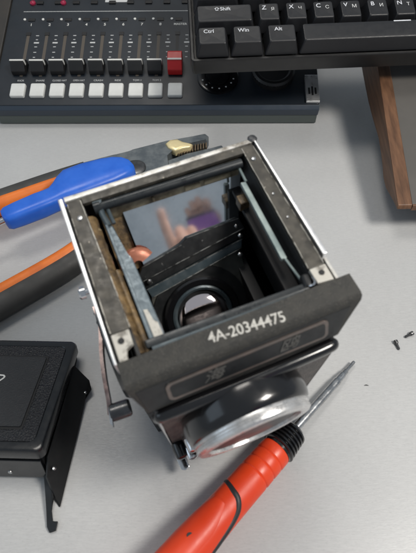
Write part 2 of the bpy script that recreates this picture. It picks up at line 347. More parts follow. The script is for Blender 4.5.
# front inner cross bar + hinge clip
bm = nb(); prism(bm, [(-27.5,-25.6,-5.4), (28.6,-27.0,-5.4), (28.6,-29.6,-5.4), (-27.5,-28.6,-5.4)], (0,0,3.4), .6); tp('front_crossbar', bm, 'blackmetal')
bm = nb(); prism(bm, [(-26,-28.8,-4.2), (26,-29.8,-4.2), (26,-30.4,-4.2), (-26,-30.4,-4.2)], (0,0,3.0), .2); tp('crossbar_lip', bm, 'slate')
bm = nb(); lathe(bm, [(1.5,-2.2), (1.8,-1.6), (1.8,1.6), (1.5,2.2)], (28.6,-26.8,-2.6), (.15,1,0), 16); tp('hinge_knuckle', bm, 'black')
bm = nb(); tube(bm, spline([(28.0,-28.6,-2.0), (29.6,-29.3,-.8), (30.4,-28.2,-.4), (30.6,-26.6,-1.2)], 5), .45, 8); tp('wire_clip', bm, 'chrome')
# mirror on the 45 degree slope, lens board's reflection modelled solid below it:  P(x,s) = (x, 29-.707 s, -11-.707 s), normal (0,-.707,.707)
SQ = math.sqrt(.5)
MS = Matrix(((1,0,0,0), (0,-SQ,-SQ,29), (0,-SQ,SQ,-11), (0,0,0,1)))   # local (x, s, n) -> camera body, handedness fixed by normals recalculation
def slope(name, bm, m, parent=None, ang=35):
    bmesh.ops.transform(bm, matrix=MS, verts=bm.verts); return tp(name, bm, m, parent, ang)
bm = nb(); prism(bm, [(-18.4,-.8,-1.6), (31.0,-.8,-1.6), (24.4,18,-1.6), (-17.6,22,-1.6)], (0,0,1.6), 0); bmesh.ops.rotate(bm, cent=(0,12.7,0), matrix=Matrix.Rotation(R(4),3,'X'), verts=bm.verts); slope('mirror', bm, 'mirror')
bm = nb(); prism(bm, [(-27,-3,-4), (-18.8,-2,-4), (-18,23,-4), (-27,24,-4)], (0,0,1.5), .2); slope('mirror_bed', bm, 'rust')
bm = nb(); pl = [(-21.2,25.0), (-18.6,22.0), (-1.2,18.6), (1.6,16.6), (24.4,16.0), (25.6,20.6), (-20.2,27.6)]
prism(bm, [(x,s,-.5) for x, s in pl], (0,0,3.0), .35); slope('reflected_board_flange', bm, 'black')
bm = nb(); prism(bm, [(-20.2,27.8,-1.5), (24.4,20.8,-1.5), (24.0,24.6,-1.5), (-19.8,31.4,-1.5)], (0,0,2.0), .3); slope('reflected_board_rib', bm, 'black')
bm = nb(); prism(bm, [(-19.8,31.6,-1.5), (23.8,25.0,-1.5), (22.6,28.4,-1.5), (-18.8,35.6,-1.5)], (0,0,3.2), .5); slope('reflected_board_rib', bm, 'slate')
bm = nb(); prism(bm, [(-19,35.8,-4), (22.4,28.6,-4), (22,77,-4), (-23,77,-4)], (0,0,3.0), .3); lb = slope('reflected_lens_board', bm, 'olive')
for i_, (p0, p1) in enumerate((((-20.2,27.5,2.5), (25.4,20.7,2.5)), ((-19.8,31.5,1.8), (23.8,25.0,1.8)), ((-18.8,35.5,1.7), (22.6,28.5,1.7)), ((1.6,16.7,2.5), (24.3,16.1,2.5)), ((-18.6,22.0,2.5), (-1.2,18.7,2.5)))):
    b = nb(); tube(b, [p0, tuple((a_+c_)/2 for a_, c_ in zip(p0, p1)), p1], [.12,.22,.14], 6); slope('wear_highlight_edge', b, 'highlight_line')  # thin bright tubes painted as highlights along flange and rib edges
for x, s in ((22.6,19), (21.0,31.0), (-17.6,28.6), (23.2,23.4)):
    b = nb(); lathe(b, [(1.1,0), (1.1,.7), (.7,1.1), (.01,1.2)], (x,s,1.6), (0,0,1), 14); slope('screw', b, 'steel')
LC = (-1.0, 50.5)
bm = nb(); prism(bm, [(LC[0]+21*math.cos(R(a)), LC[1]+21*math.sin(R(a)), -1.2) for a in range(0,360,10)], (0,0,.9), .3); slope('reflected_lens_seat', bm, 'black')
bm = nb(); lathe(bm, [(16.4,-.4), (16.4,1.6), (15.6,2.2), (13.4,2.2), (13.0,1.0), (12.9,-.2)], (*LC,0), (0,0,1), 48, cap=False); slope('reflected_lens_ring', bm, 'gloss')
bm = nb(); lathe(bm, [(12.9,0), (12.9,1.4), (12.1,1.8), (11.0,1.2), (10.8,-.2)], (*LC,0), (0,0,1), 48, cap=False); slope('reflected_lens_ring', bm, 'slate')
bm = nb(); lathe(bm, [(10.9*math.cos(R(a)), -.4+1.9*math.sin(R(a))) for a in range(0,91,9)], (LC[0]+.2,LC[1]+1.5,0), (0,0,1), 40); bmesh.ops.rotate(bm, cent=(LC[0],LC[1]+1.5,0), matrix=Matrix.Rotation(R(13),3,'X'), verts=bm.verts); bmesh.ops.translate(bm, vec=(0,0,1.8), verts=bm.verts); slope('reflected_lens_element', bm, 'glass', ang=80)
bm = nb(); rings = []
for i in range(9):
    a_ = R(20+i*20); rr4 = 6.4
    rings.append([(-19.6+rr4*k*math.cos(a_)*1.1, 19.6-rr4*k*math.sin(a_), 3.0+2.4*math.sqrt(max(0,1-k*k))) for k in (1,.92,.78,.6,.42,.25)])
loft(bm, rings, cap=False, closed=False); bmesh.ops.solidify(bm, geom=bm.faces[:], thickness=.6); slope('finger_reflection', bm, 'finger_pink', ang=80)  # small dome added in place of a finger's reflection
# nameplate bar: crackle-painted top, slanted face with framed badge
def bar_ring(x, fr):
    prof = [(-30.5,.3), (-37.6,.5), (-38.8,-.2), (-39.6,-1.6), (-44.4,-13.4), (-44.2,-14.6), (-31.0,-14.6), (-30.5,-13.6)]
    return [(x*(1-fr*max(0,-z-1)/13.5), y, z) for y, z in prof]
bm = nb(); loft(bm, [bar_ring(-37.4,.10), bar_ring(-36.6,.10), bar_ring(40.8,.22), bar_ring(41.8,.22)])
nbv = [v for v in bm.verts if abs(v.co.x) > 26]
tp('nameplate', bm, 'crackle', ang=30)
bm = text_bm('4A-20344475', 5.0, .05, Matrix.Translation((3.2,-34.9,.52)) @ Matrix.Rotation(R(-5.5),4,'Z'), bold=.05, space=.97, sx=.94); tp('serial_number', bm, 'serial')
# slanted badge face basis: origin top middle, u = x, v = down the face
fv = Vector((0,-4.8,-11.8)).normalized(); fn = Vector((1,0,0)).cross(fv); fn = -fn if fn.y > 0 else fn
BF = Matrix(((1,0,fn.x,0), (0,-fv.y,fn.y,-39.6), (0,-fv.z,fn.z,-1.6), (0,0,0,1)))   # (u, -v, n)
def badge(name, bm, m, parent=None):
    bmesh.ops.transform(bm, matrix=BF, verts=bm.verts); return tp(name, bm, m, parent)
bm = nb(); prism(bm, [(-35.2,-.9,-.3), (37.6,-.9,-.3), (32.6,-12.2,-.3), (-33.6,-12.2,-.3)], (0,0,.5), .15); badge('nameplate_face', bm, 'black')  # black enamel face; its darker tone also stands in for shade
bm = nb(); prism(bm, [(x,y,.1) for x, y in rrect(-26.4,29.2,-10.9,-2.4,1.8)], (0,0,.5), .15); bg_ = badge('badge', bm, 'frame')
bm = nb(); prism(bm, [(x,y,.4) for x, y in rrect(-25.2,28.0,-9.8,-3.5,1.2)], (0,0,.32), .08); badge('badge_plate', bm, 'black', bg_)
bm = text_bm('海', 5.6, .12, Matrix.Translation((-11.4,-6.6,.78)), shear=.3, sx=1.25); badge('badge_lettering', bm, 'badgetext', bg_)
bm = text_bm('鸥', 5.6, .12, Matrix.Translation((14.6,-6.6,.78)), shear=.3, sx=1.25); badge('badge_lettering', bm, 'badgetext', bg_)
# lens standard: gloss black block with arched top, leather faces, silver trim
def stand_prof(x0, x1, z0, z1, r, arch):
    out = [(x0,z0), (x1,z0)]
    n = 10
    for k in range(n+1):
        a = R(90*k/n); out.append((x1-r+r*math.cos(a), z1-r+r*math.sin(a)-0))
    for k in range(1, 8):
        t = k/8; out.append((x1-r-(x1-x0-2*r)*t, z1+arch*math.sin(math.pi*t)))
    for k in range(n+1):
        a = R(90+90*k/n); out.append((x0+r+r*math.cos(a), z1-r+r*math.sin(a)))
    return out
bm = nb(); prism(bm, [(x,-32.9,z) for x, z in stand_prof(-32.8,33.2,-109.5,-15.6,2.5,.9)], (0,-13.6,0), .9, 3); ls = tp('lens_standard', bm, 'gloss')
bm = nb(); prism(bm, [(x,-46.4,z) for x, z in stand_prof(-31.4,31.8,-108,-17.6,2,.8)], (0,-.7,0), .1); tp('leather_facing', bm, 'panel_leather', ls)
bm = nb(); box(bm, -32.3, -31.5, -47.4, -46.5, -108, -17.4, .2); tp('trim_strip', bm, 'chrome', ls)
bm = nb(); box(bm, 31.9, 32.6, -47.3, -46.5, -108, -18.4, .2); tp('trim_strip', bm, 'chrome', ls)
mold = spline([(-31.4,-44.6,-24), (-31.2,-45.6,-18.6), (-27,-46.2,-16.4), (0,-46.8,-15.4), (27,-46.4,-16.2), (31.6,-45.6,-17.8), (32.0,-44.6,-24)], 6)
bm = nb(); tube(bm, mold, 2.3, 14, upv=(0,-1,0)); tp('top_moulding', bm, 'gloss', ls, ang=70)
# viewing lens (upper) and taking lens (lower)
def lens(z, cx, Rb, k):
    """k shrinks how far the lens stands out of its panel."""
    H = lambda h: 47+(h-47)*k
    b = nb(); lathe(b, [(Rb-1.2,46.8), (Rb,47.4), (Rb+.4,H(49.5)), (Rb+.4,H(54.0)), (Rb-.2,H(56.4)), (Rb-1.2,H(57.4)), (Rb-2,H(57.6))], (cx,0,z), (0,-1,0), 64); t = tp('lens_barrel', b, 'gloss')
    b = nb(); lathe(b, [(Rb-1.2,H(57.0)), (Rb-.9,H(57.5)), (Rb-.9,H(58.4)), (Rb-1.5,H(58.8)), (Rb-1.5,H(59.3)), (Rb-1.2,H(59.6)), (Rb-1.3,H(60.6)), (Rb-2.0,H(61.3)), (Rb-4.4,H(61.6)), (Rb-5.4,H(61.2)), (Rb-5.8,H(58.5))], (cx,0,z), (0,-1,0), 64, cap=False); tp('lens_bezel', b, 'bezel', t)
    b = nb(); lathe(b, [(Rb-5.2,H(58.0)), (Rb-5.3,H(60.0)), (Rb-9,H(60.5)), (.01,H(61.0))], (cx,0,z), (0,-1,0), 48); tp('front_element', b, 'darkglass', t, ang=80)
    return t
lens(-35.8, -2.4, 23.0, .93)
lens(-80.5, -2.4, 21.5, .55)
for a, rr_ in ((150,26), (205,26.5), (165,29)):
    b = nb(); x, z = -1.6+rr_*math.cos(R(a)), -79.5+rr_*math.sin(R(a)); lathe(b, [(2.6,47.2), (2.8,50), (2.4,53.5), (1.2,54.2)], (x,0,z), (0,-1,0), 18); tp('shutter_stud', b, 'chrome' if a != 165 else 'gloss')
bm = nb(); prism(bm, [(-33,-49,-99), (-28.6,-49,-99), (-28.2,-55.5,-99), (-30.4,-56.5,-99), (-32.4,-55.5,-99)], (0,0,1.6), .5); tp('shutter_lever', bm, 'chrome')
# film crank, hub and strap stud on the left flank
bm = nb(); lathe(bm, [(19.5,0), (19.5,3), (18.6,4.2), (10,4.8)], (-37.1,-10,-42), (-1,0,0), 48); tp('crank_dial', bm, 'gloss')
bm = nb(); lathe(bm, [(4,0), (4,4.2), (3.2,5.0), (.01,5.2)], (-38,9,-50), (-1,0,0), 20); tp('crank_hub', bm, 'chrome')
cr = spline([(-42.6,14.6,-50), (-42.6,6,-50), (-45.6,-6,-50), (-47.4,-16,-50), (-48.6,-26,-50), (-49.6,-31,-50)], 6)
bm = nb(); rings = []
for i, p in enumerate(cr):
    t = i/(len(cr)-1); h = 2.6-.9*t; th = .75
    rings.append([(p.x-th,p.y,p.z-h), (p.x+th,p.y,p.z-h), (p.x+th,p.y,p.z+h), (p.x-th,p.y,p.z+h)])
loft(bm, rings); tp('crank_arm', bm, 'crank')
bm = nb(); prism(bm, [(-49.4,-28,-50), (-50.4,-34.6,-50), (-49.6,-36.4,-50), (-48.8,-31,-50)], (0,0,2), .2); tp('crank_tip', bm, 'chrome')
bm = nb(); lathe(bm, [(3.0,0), (3.5,.6), (3.5,7.2), (3.0,8)], (-49.4,-30.6,-50), (1,-.06,0), 24); tp('crank_knob', bm, 'tool_steel')
for y in (12.6, 8.2, 4.6): screw(-43.4, y, -50.5, .8, 'chrome', None, (-1,0,.4))
bm = nb(); lathe(bm, [(1.1,0), (1.1,4.2), (2.5,4.4), (2.5,6.2), (1.8,6.8)], (-37.2,7.0,-20), (-1,0,.12), 18); tp('strap_stud', bm, 'chrome')

# ------------------------------------------------------------------ removed viewfinder hood
HT = 27.6
hood = thing('viewfinder_hood', 'removed black leatherette viewfinder hood lying at the left edge of the desk', 'viewfinder hood', pose((-75.0, 61.0, HT), -.045, -.221, 0, 0))
def hp(name, bm, m, parent=None, ang=35): return obj(name, bm, m, parent or hood, (0,0,0), ang)
bm = nb(); rings = []
for inset, z in ((.6,-7.5), (0,-6.4), (0,-1.8), (.5,-.6), (1.6,0), (4.4,0), (4.8,-.5)):
    rings.append([(x,y,z) for x, y in rrect(-68+inset,0-inset,0+inset,65-inset,3.4,6)])
loft(bm, rings); hp('lid_rim', bm, 'hoodblack')
bm = nb(); prism(bm, [(x,y,-.9) for x, y in rrect(-63,-4.9,4.9,60.1,2.2)], (0,0,.75), .2); ll = hp('lid_leather', bm, 'leather')
bm = nb(); prism(bm, [(x,y,-.3) for x, y in rrect(-55.6,-12.2,10.6,53.6,.8)], (0,0,.35), .1); hp('lid_panel_border', bm, 'dark', ll)
bm = nb(); prism(bm, [(x,y,-.2) for x, y in rrect(-54.6,-13.2,11.8,52.4,.6)], (0,0,.75), .3); hp('lid_panel', bm, 'leatherfine', ll)
lg = [(-42.5,41.0,.62), (-35.2,40.5,.62), (-31.4,40.2,.62), (-30.8,38.8,.62), (-34.2,35.4,.62), (-39.6,33.0,.62)]
bm = nb(); tube(bm, spline(lg[:3],4)+spline(lg[2:],4)[1:], .42, 6, flat=.4); hp('lid_emblem', bm, 'white', ll)
# skirt under the lid, deep in front and shallow behind (sits flat on the desk)
TB = math.tan(.221)
bm = nb()
lo = [(-66,2), (-2.2,2), (-2.2,63), (-66,63)]
def zb(y): return -(HT-.6)/math.cos(.221) + y*TB*1.0
a = [bm.verts.new((x,y,-7)) for x, y in lo]; b = [bm.verts.new((x,y,min(-7.4,zb(y)))) for x, y in lo]
bm.faces.new(a); bm.faces.new(b[::-1])
for i in range(4): bm.faces.new((a[i],a[(i+1)%4],b[(i+1)%4],b[i]))
hp('hood_skirt', bm, 'hoodmatt')
bm = nb(); prism(bm, [(-67,1.4,-9), (-2.6,1.4,-9), (-2.6,1.4,-24.5), (-67,1.4,-24.5)], (0,-1.3,0), .4); hp('front_flap', bm, 'hoodblack')
def rivet(x, y, z, ax, r=.9):
    b = nb(); lathe(b, [(r,0), (r*.9,.4), (.01,.7)], (x,y,z), ax, 14); hp('rivet', b, 'steel')
rivet(-19.5, .1, -19.6, (0,-1,0), 1.1); rivet(-2.6, 3, -1.0, (.3,-.3,1), .6)
# right side flap hanging out, world-level points turned into the hood's frame
inv = hood.matrix_world.inverted()
def wp(x, y, z): return (inv @ (Vector((x,y,z))*MM))/MM
bm = nb(); fl = [wp(-73.5,112,10), wp(-64.6,104.5,5.2), wp(-62.8,99.5,4.6), wp(-66.2,95,2.4), wp(-68.4,68,1.2), wp(-70.6,43.6,1.0), wp(-73.0,46.8,2.0), wp(-75.6,54,12), wp(-75.0,62,18), wp(-73.5,100,10.5)]
prism(bm, fl, wp(-76,62,18)-wp(-75,62,18.9), .25); hp('side_flap', bm, 'hoodmatt')
bm = nb(); fl2 = [wp(-79.6,56.8,6), wp(-75.2,55.6,8), wp(-73.8,47,3.4), wp(-74.4,42,2.4), wp(-73.2,37.5,2), wp(-70.6,37.6,2), wp(-70.9,33.8,1.8), wp(-73.6,33,1.6), wp(-75.2,35.4,1.8), wp(-77.6,46.5,2.4)]
prism(bm, fl2, wp(0,0,0)-wp(0,0,1.2), .25); hp('latch_clip', bm, 'hoodmatt')
p = wp(-65.8,97.6,5.0); rivet(p.x, p.y, p.z, (.5,0,1), .8); p = wp(-72.8,57.8,13.0); rivet(p.x, p.y, p.z, (.8,-.2,.8), 1.0)

# ------------------------------------------------------------------ pliers
pl = thing('pliers', 'orange and black handled pliers lying partly behind the opened camera', 'pliers', pose((-60,268,0)))
PO = Vector((-60,268,0))
def pp(name, bm, m, parent=None, ang=40):
    bmesh.ops.translate(bm, vec=-PO, verts=bm.verts); return obj(name, bm, m, parent or pl, (0,0,0), ang)
hu = spline([(-215,196,8.5), (-180,221,8.5), (-150,236.5,8.5), (-113,256,8.5), (-88,268,8.5)], 8)
hl = spline([(-190,92,8.5), (-160,121,8.5), (-129,148,8.5), (-85,184,8.5), (-62,214,8.5), (-52,246,8.5)], 8)
def handle(path, side):
    bm = nb(); tube(bm, path, 9.2, 18, flat=.88, cap=True); g = pp('handle_grip', bm, 'blackrubber', ang=60)
    q = []
    for i, p in enumerate(path):
        t = (path[min(i+1,len(path)-1)]-path[max(i-1,0)]).normalized(); s = t.cross(Vector((0,0,1))).normalized()
        q.append(p+s*side*(4.6 if side > 0 else 3.9)+Vector((0,0,.4 if side > 0 else 2.0)))
    bm = nb(); tube(bm, q, 5.6, 16, flat=1.33); pp('grip_inlay', bm, 'orange', g, ang=60)
handle(hu, 1); handle(hl, -1)
bm = nb(); prism(bm, [(-92,276,3), (-70,284.5,3), (-58,286.8,3), (-56.5,290,3), (-30,299.5,3), (0,308,3), (3,304,3), (1.5,299.5,3), (-22,294,3), (-30,282,3), (-26,266,3), (-60,255,3), (-90,262,3)], (0,0,9), 1.0); pp('jaw', bm, 'jaw_steel')
bm = nb(); prism(bm, [(-58,262,2.4), (-30,276,2.4), (-14,285.5,2.4), (4,289.6,2.4), (12.5,294.6,2.4), (14,291.5,2.4), (5,283.4,2.4), (-12,272,2.4), (-34,258,2.4)], (0,0,8.6), .9); pp('jaw', bm, 'jaw_steel')
bm = nb()
for k in range(11):
    x = -21+k*2.1; y = 289.2+k*.75; box(bm, x, x+1.2, y-3.4, y+5.2, 5, 9.8, .2)
pp('jaw_teeth', bm, 'teeth')
bm = nb()
ring0 = [(-22.6,286.6), (-27.6,290.4), (-29.6,294.6), (-26.8,298.4), (-21.6,299.0), (-17.6,296.0), (-11.4,293.4), (-12.6,290.6), (-17.6,289.4)]
c0 = Vector((-21.5,293,0))
loft(bm, [[(c0.x+(x-c0.x)*s, c0.y+(y-c0.y)*s, z) for x, y in ring0] for s, z in ((1.1,8), (1.15,12.4), (1.0,13.4), (.6,13.8))]); pp('brass_insert', bm, 'brass', ang=60)
bm = nb(); lathe(bm, [(8,0), (8,1.4), (6.5,2.2), (.1,2.4)], (-52,268,11.6), (0,0,1), 28); pp('pivot', bm, 'tool_steel')

# ------------------------------------------------------------------ blue handled tool resting on the pliers
bt = thing('blue_handled_tool', 'glossy blue plastic handled tool with thin steel shank lying across the pliers', 'hand tool', pose((-100,240,0)))
BO = Vector((-100,240,0))
def bp_(name, bm, m, ang=60):
    bmesh.ops.translate(bm, vec=-BO, verts=bm.verts); return obj(name, bm, m, bt, (0,0,0), ang)
axis0 = Vector((-128.5,205.5,24.5)); axis1 = Vector((-49,253.5,25.5)); ad = (axis1-axis0); AL = ad.length; ad.normalize(); sd = Vector((0,0,1)).cross(ad).normalized()
prof = [(0,.5,4.0,0), (.6,5.6,5.2,0), (3,7.0,6.2,0), (10,7.6,6.6,0), (24,8.2,6.8,0), (30,8.0,6.6,0), (34,8.0,6.6,.2), (38,9.6,7.0,1.6), (42,11.8,7.4,3.4), (48,14.4,7.6,5.0), (60,14.6,7.6,4.6), (74,13.4,7.4,3.0), (82,11.6,7.0,2.0), (87,9.4,6.2,1.2), (90.5,6,4.6,.6), (92,.8,2,.4)]
bm = nb(); rings = []
for t, hw, hh, sh in prof:
    ring = []
    for k in range(28):
        a = 2*math.pi*k/28; ca, sa = math.cos(a), math.sin(a); e = .62
        ring.append(axis0+ad*t+sd*(sh+hw*math.copysign(abs(ca)**e, ca))+Vector((0,0,1))*hh*math.copysign(abs(sa)**e, sa))
    rings.append(ring)
loft(bm, rings); bp_('handle', bm, 'blue')
bm = nb(); tube(bm, [axis0-ad*60+Vector((0,0,-3)), axis0+ad*3], 2.2, 14); bp_('shank', bm, 'chrome')

# ------------------------------------------------------------------ screwdriver
tip = Vector((79.6,113.4,2.6)); col = Vector((35.2,69.2,8.8)); sdir = (col-tip).normalized()
sd_ = thing('precision_screwdriver', 'red orange handled screwdriver with ribbed black collar lying beside the lens', 'screwdriver', pose((col.x,col.y,0)))
def sp(name, bm, m, parent=None, ang=40):
    bmesh.ops.translate(bm, vec=-Vector((col.x,col.y,0)), verts=bm.verts); return obj(name, bm, m, parent or sd_, (0,0,0), ang)
SL = (col-tip).length
bm = nb(); lathe(bm, [(.8,0), (.95,.5), (.95,7.5), (1.5,8.3), (1.55,11), (1.9,11.6), (1.9,15.8), (2.05,16), (2.3,17.4), (2.2,18), (2.2,SL-5)], tip, sdir, 20); sp('shaft', bm, 'steel')
prof = [(3,SL-8.6), (5.2,SL-8.4), (5.8,SL-7.6)]
for k in range(6):
    h = SL-7.2+k*2.1; prof += [(6.4+k*.24,h), (7.1+k*.26,h+.4), (7.2+k*.26,h+1.3), (6.4+k*.24,h+1.7)]
prof += [(7.6,SL+6.2), (5,SL+6.4)]
bm = nb(); lathe(bm, prof, tip, sdir, 36); sp('collar', bm, 'gloss')
prof = [(6.0,5.8), (7.3,6.0), (7.7,7.2), (7.75,11), (7.2,11.7), (7.75,12.6), (7.75,16.4), (7.2,17.1), (7.75,18), (7.8,21.8), (7.2,22.5), (7.8,23.4), (7.8,31), (8.0,44), (8.8,64), (8.9,82), (8.4,96), (7.2,106), (4.0,111), (.1,112)]
bm = nb(); lathe(bm, [(r,SL+h) for r, h in prof], tip, sdir, 44); hd = sp('handle', bm, 'redorange', ang=60)
d_, u_, v_ = frame_of(sdir)
if v_.z < 0: v_ = -v_; u_ = -u_
rside = v_.cross(d_).normalized()
def onh(h, ang_, lift=0):
    rr2 = 10.0
    for (r0,h0), (r1,h1) in zip(prof[:-1], prof[1:]):
        if h0 <= h <= h1: rr2 = r0+(r1-r0)*(h-h0)/max(1e-6,h1-h0); break
    rr2 += lift
    return tip+sdir*(SL+h)+(v_*math.cos(R(ang_))+rside*math.sin(R(ang_)))*rr2
def stripe(lst, r, lift, n=6): return [onh(a, b, lift) for a, b, _ in spline([(x,y,0) for x, y in lst], n)]
us = [(34,-88), (34.6,-60), (35.4,-36), (36.4,-10), (37.6,20), (41,46), (48,64), (60,76), (76,82), (104,84)]
bm = nb(); st = stripe(us, 1.2, -1.25); tube(bm, st, [1.5+.3*min(1,i_/20) for i_ in range(len(st))], 10); sp('grip_stripe', bm, 'gripgrey', hd, ang=80)
bm = nb(); rings = []
for h in range(43, 103, 3):
    hw = 56*min(1, math.sqrt(max(.05,(h-40)/14)))
    rings.append([onh(h, -28+a*hw/5, .55*(1-(a/5)**4)) for a in range(-5, 6)])
loft(bm, rings, cap=False, closed=False); sp('thumb_pad', bm, 'redorange', hd, ang=60)
bm = nb(); lathe(bm, [(1.3,-.3), (1.3,.12)], onh(62,-14,.35), v_, 14); sp('hang_hole', bm, 'gripgrey', hd)

# ------------------------------------------------------------------ loose screws
def loose_screw(loc, yaw, label):
    t = thing('loose_screw', label, 'screw', pose(loc, yaw) @ Matrix.Scale(1.35, 4), 'loose screws on the desk')
    b = nb(); lathe(b, [(.5,-1.8), (.9,-1.6), (.9,-.6), (.7,-.2)], (0,0,1.0), (1,0,0), 14); obj('screw_head', b, 'tool_steel', t)
    b = nb(); lathe(b, [(.55,-.4), (.6,.2)]+[(.45+.15*(k%2), .4+k*.3) for k in range(7)]+[(.1,2.6)], (0,0,.75), (1,0,-.06), 12); obj('screw_shank', b, 'tool_steel', t)
loose_screw((106.6,124.6,0), R(-80), 'tiny dark screw lying head up, nearer of the two at the right edge')
loose_screw((115.6,130.6,0), R(205), 'tiny dark screw lying on its side, farther of the two at the right edge')
b = nb(); tube(b, [(-1.2,0,.2), (0,.2,.3), (1.2,-.1,.2)], [.15,.3,.1], 6); o = obj('metal_filing', b, 'tool_steel', None, (84.2,100.6,0)); tag(o, 'tiny dark metal shaving beside the screwdriver tip', 'metal shaving')

# ------------------------------------------------------------------ audio mixer
MXM = pose((-154,354.3,23.05), -.03, .304)
mx = thing('audio_recorder', 'dark navy multitrack audio recorder with faders and white pads behind the camera', 'audio recorder', MXM)
def mp_(name, bm, m, parent=None, off=(0,0,0), ang=35): return obj(name, bm, m, parent or mx, off, ang)
PIT = 16.28
bm = nb(); prism(bm, [(x,y,-10) for x, y in rrect(-20,248,-13.6,178,3)], (0,0,9.6), .8); mp_('top_panel', bm, 'mixer')
bm = nb()
inv2 = MXM.inverted()
def wm(x, y, z): return (inv2 @ (Vector((x,y,z))*MM))/MM
# body below the panel: front face is upright on the desk
yf = (MXM @ (Vector((100,-13.6,0))*MM)).y/MM
bm = nb(); box(bm, -19.6, 247.6, -12.6, 177, -22, -9.8, .6); mp_('lower_body', bm, 'dark')
bm = nb(); prism(bm, [(-19.8,-13.5,-.9), (-19.8,-16.6,-3.4), (-19.8,-17.0,-9.6), (-19.8,-13.4,-9.6)], (267.6,0,0), .4); mp_('front_bevel', bm, 'mixerblue')
bm = nb(); prism(bm, [(-19.2,-16.6,-9.8), (-19.2,-18.6,-17.6), (-19.2,-12,-17.6), (-19.2,-12,-9.8)], (266.6,0,0), .5); mp_('front_band', bm, 'mixerfront')
bm = nb(); prism(bm, [(-42,-13,-12), (-20.3,-13,-12), (-20.3,178,-12), (-42,178,-12)], (0,0,13.4), 1.2); mp_('side_cheek', bm, 'mixerside')
for x in (-8, 236):
    bm = nb(); box(bm, x-7, x+7, 153, 167, -70, -21, 1); mp_('foot', bm, 'dark')
    bm = nb(); box(bm, x-5, x+5, -8, 2, -24.6, -21, 1); mp_('foot', bm, 'dark')
# cap prototypes
def cap_bm(h=9.5, w=6.0):
    b = nb(); secs = [(-7.2,0), (-6.6,4), (-1.2,h), (1.0,h), (5.6,4.2), (6.4,0)]
    prism(b, [(-w,y,z) for y, z in secs], (2*w,0,0), .7); return b
def line_bm(h=9.5, w=6.0):
    b = nb(); box(b, -w+.2, w-.2, -.75, .65, h-.1, h+.25, .1); prism(b, [(w-.02,-1.3,h-.2), (w-.02,.9,h-.2), (w+.0,.4,5), (w+.0,-1.2,5)], (.25,0,0), 0); return b
slot0 = cap0 = line0 = pad0 = tick0 = btn0 = led0 = None
for i in range(9):
    x = i*PIT
    bm = nb(); box(bm, x-1.3, x+1.3, 15.5, 63, -.55, -.32, 0); s = mp_('fader_slot', bm, 'slot' if i < 8 else 'dark')
    bm = nb(); box(bm, x-2.0, x+2.0, 60, 63.6, -.5, .1, .1); mp_('slot_end', bm, 'dark', s)
    cy = 23.5 if i < 8 else 23.5
    if i < 8:
        if cap0 is None: cap0 = mp_('fader_cap', cap_bm(), 'cap', None, (x-1.2,cy,0)); line0 = mp_('cap_line', line_bm(), 'white', cap0); c = cap0
        else: c = copy_part(cap0, mx, (x-1.2,cy+random.uniform(-.4,.4),0)); copy_part(line0, c)
    else:
        b = nb(); prism(b, [(-6,y,z) for y, z in ((-7.4,0), (-6.8,5), (-1.0,10.5), (6.5,11.5), (9.0,9.5), (9.6,0))], (12,0,0), .7); c = mp_('fader_cap', b, 'red', None, (x-.6,cy,0)); c['label'] = 'red master fader cap'
        b = nb(); box(b, -5.8, 5.8, -1.3, .3, 10.4, 10.9, .1); mp_('cap_line', b, 'white', c)
    if pad0 is None:
        bm = nb(); loft(bm, [[(px,py,z) for px, py in rrect(-w_,w_,-d2,d2,1.2,4)] for w_, d2, z in ((6.0,6.6,-.5), (6.0,6.6,1.2), (5.7,6.3,2.0), (5.0,5.6,2.4))]); pad0 = mp_('pad', bm, 'pad', None, (x,0,0), 50)
    else: copy_part(pad0, mx, (x,0,0))
    bm = nb(); box(bm, x-2.4, x+3.6, 76.4, 79.6, -.6, .2, .2); mp_('track_button', bm, 'dark')
    bm = nb(); lathe(bm, [(1.15,-.3), (1.1,.25), (.5,.5)], (x-5.6,78.3,0), (0,0,1), 12); mp_('track_led', bm, 'white')
    bm = nb()
    for k, yy in enumerate((60,55.5,52,47.5,41.5,36)):
        ww = (1.3,.9,2.2,1.2,1.2,.9)[k]; box(bm, x+8.1-ww, x+8.1+ww, yy-.35*(2 if k == 2 else 1), yy+.35*(2 if k == 2 else 1), -.42, -.36, 0)
    mp_('level_scale', bm, 'greytext')
    if i < 8: bm = text_bm(str(i+1), 4.0, .02, Matrix.Translation((x+.8,72.4,-.36)), bold=.05)
    else: bm = text_bm('MASTER', 3.2, .02, Matrix.Translation((x+2,72.4,-.36)), bold=.03)
    mp_('track_number', bm, 'white')
    lab = ['KICK','SNARE','CLOSED HAT','OPEN HAT','CRASH','RIDE','TOM 1','TOM 2'][i] if i < 8 else None
    if lab:
        bm = text_bm(lab, 2.5, .02, Matrix.Translation((x+.4,11.2,-.36)), sx=.8 if len(lab) > 7 else 1); mp_('pad_name', bm, 'greytext')
bm = nb(); box(bm, -8, 150, 87.6, 88.1, -.42, -.36, 0); mp_('panel_line', bm, 'greytext')
for i in range(9):
    x = i*PIT*1.0
    if i in (0, 2):
        bm = nb(); lathe(bm, [(2.6,-.3), (2.5,.9), (1.4,1.6), (.01,1.8)], (x-1 if i == 0 else x-6, 97.5, 0), (0,0,1), 18); mp_('clip_led', bm, 'led')
    bm = nb(); box(bm, x+2.6, x+8.6, 96, 99.5, -.5, .8, .3); mp_('record_button', bm, 'dark')
    bm = nb(); lathe(bm, [(6.2,-.3), (6.0,8), (5.2,10), (3,10.4), (.1,10.4)], (x, 118, 0), (0,0,1), 24); mp_('gain_knob', bm, 'cap')
bm = nb(); box(bm, 64, 84, 98.5, 101.6, -.5, -.2, .1); mp_('panel_print', bm, 'greytext')
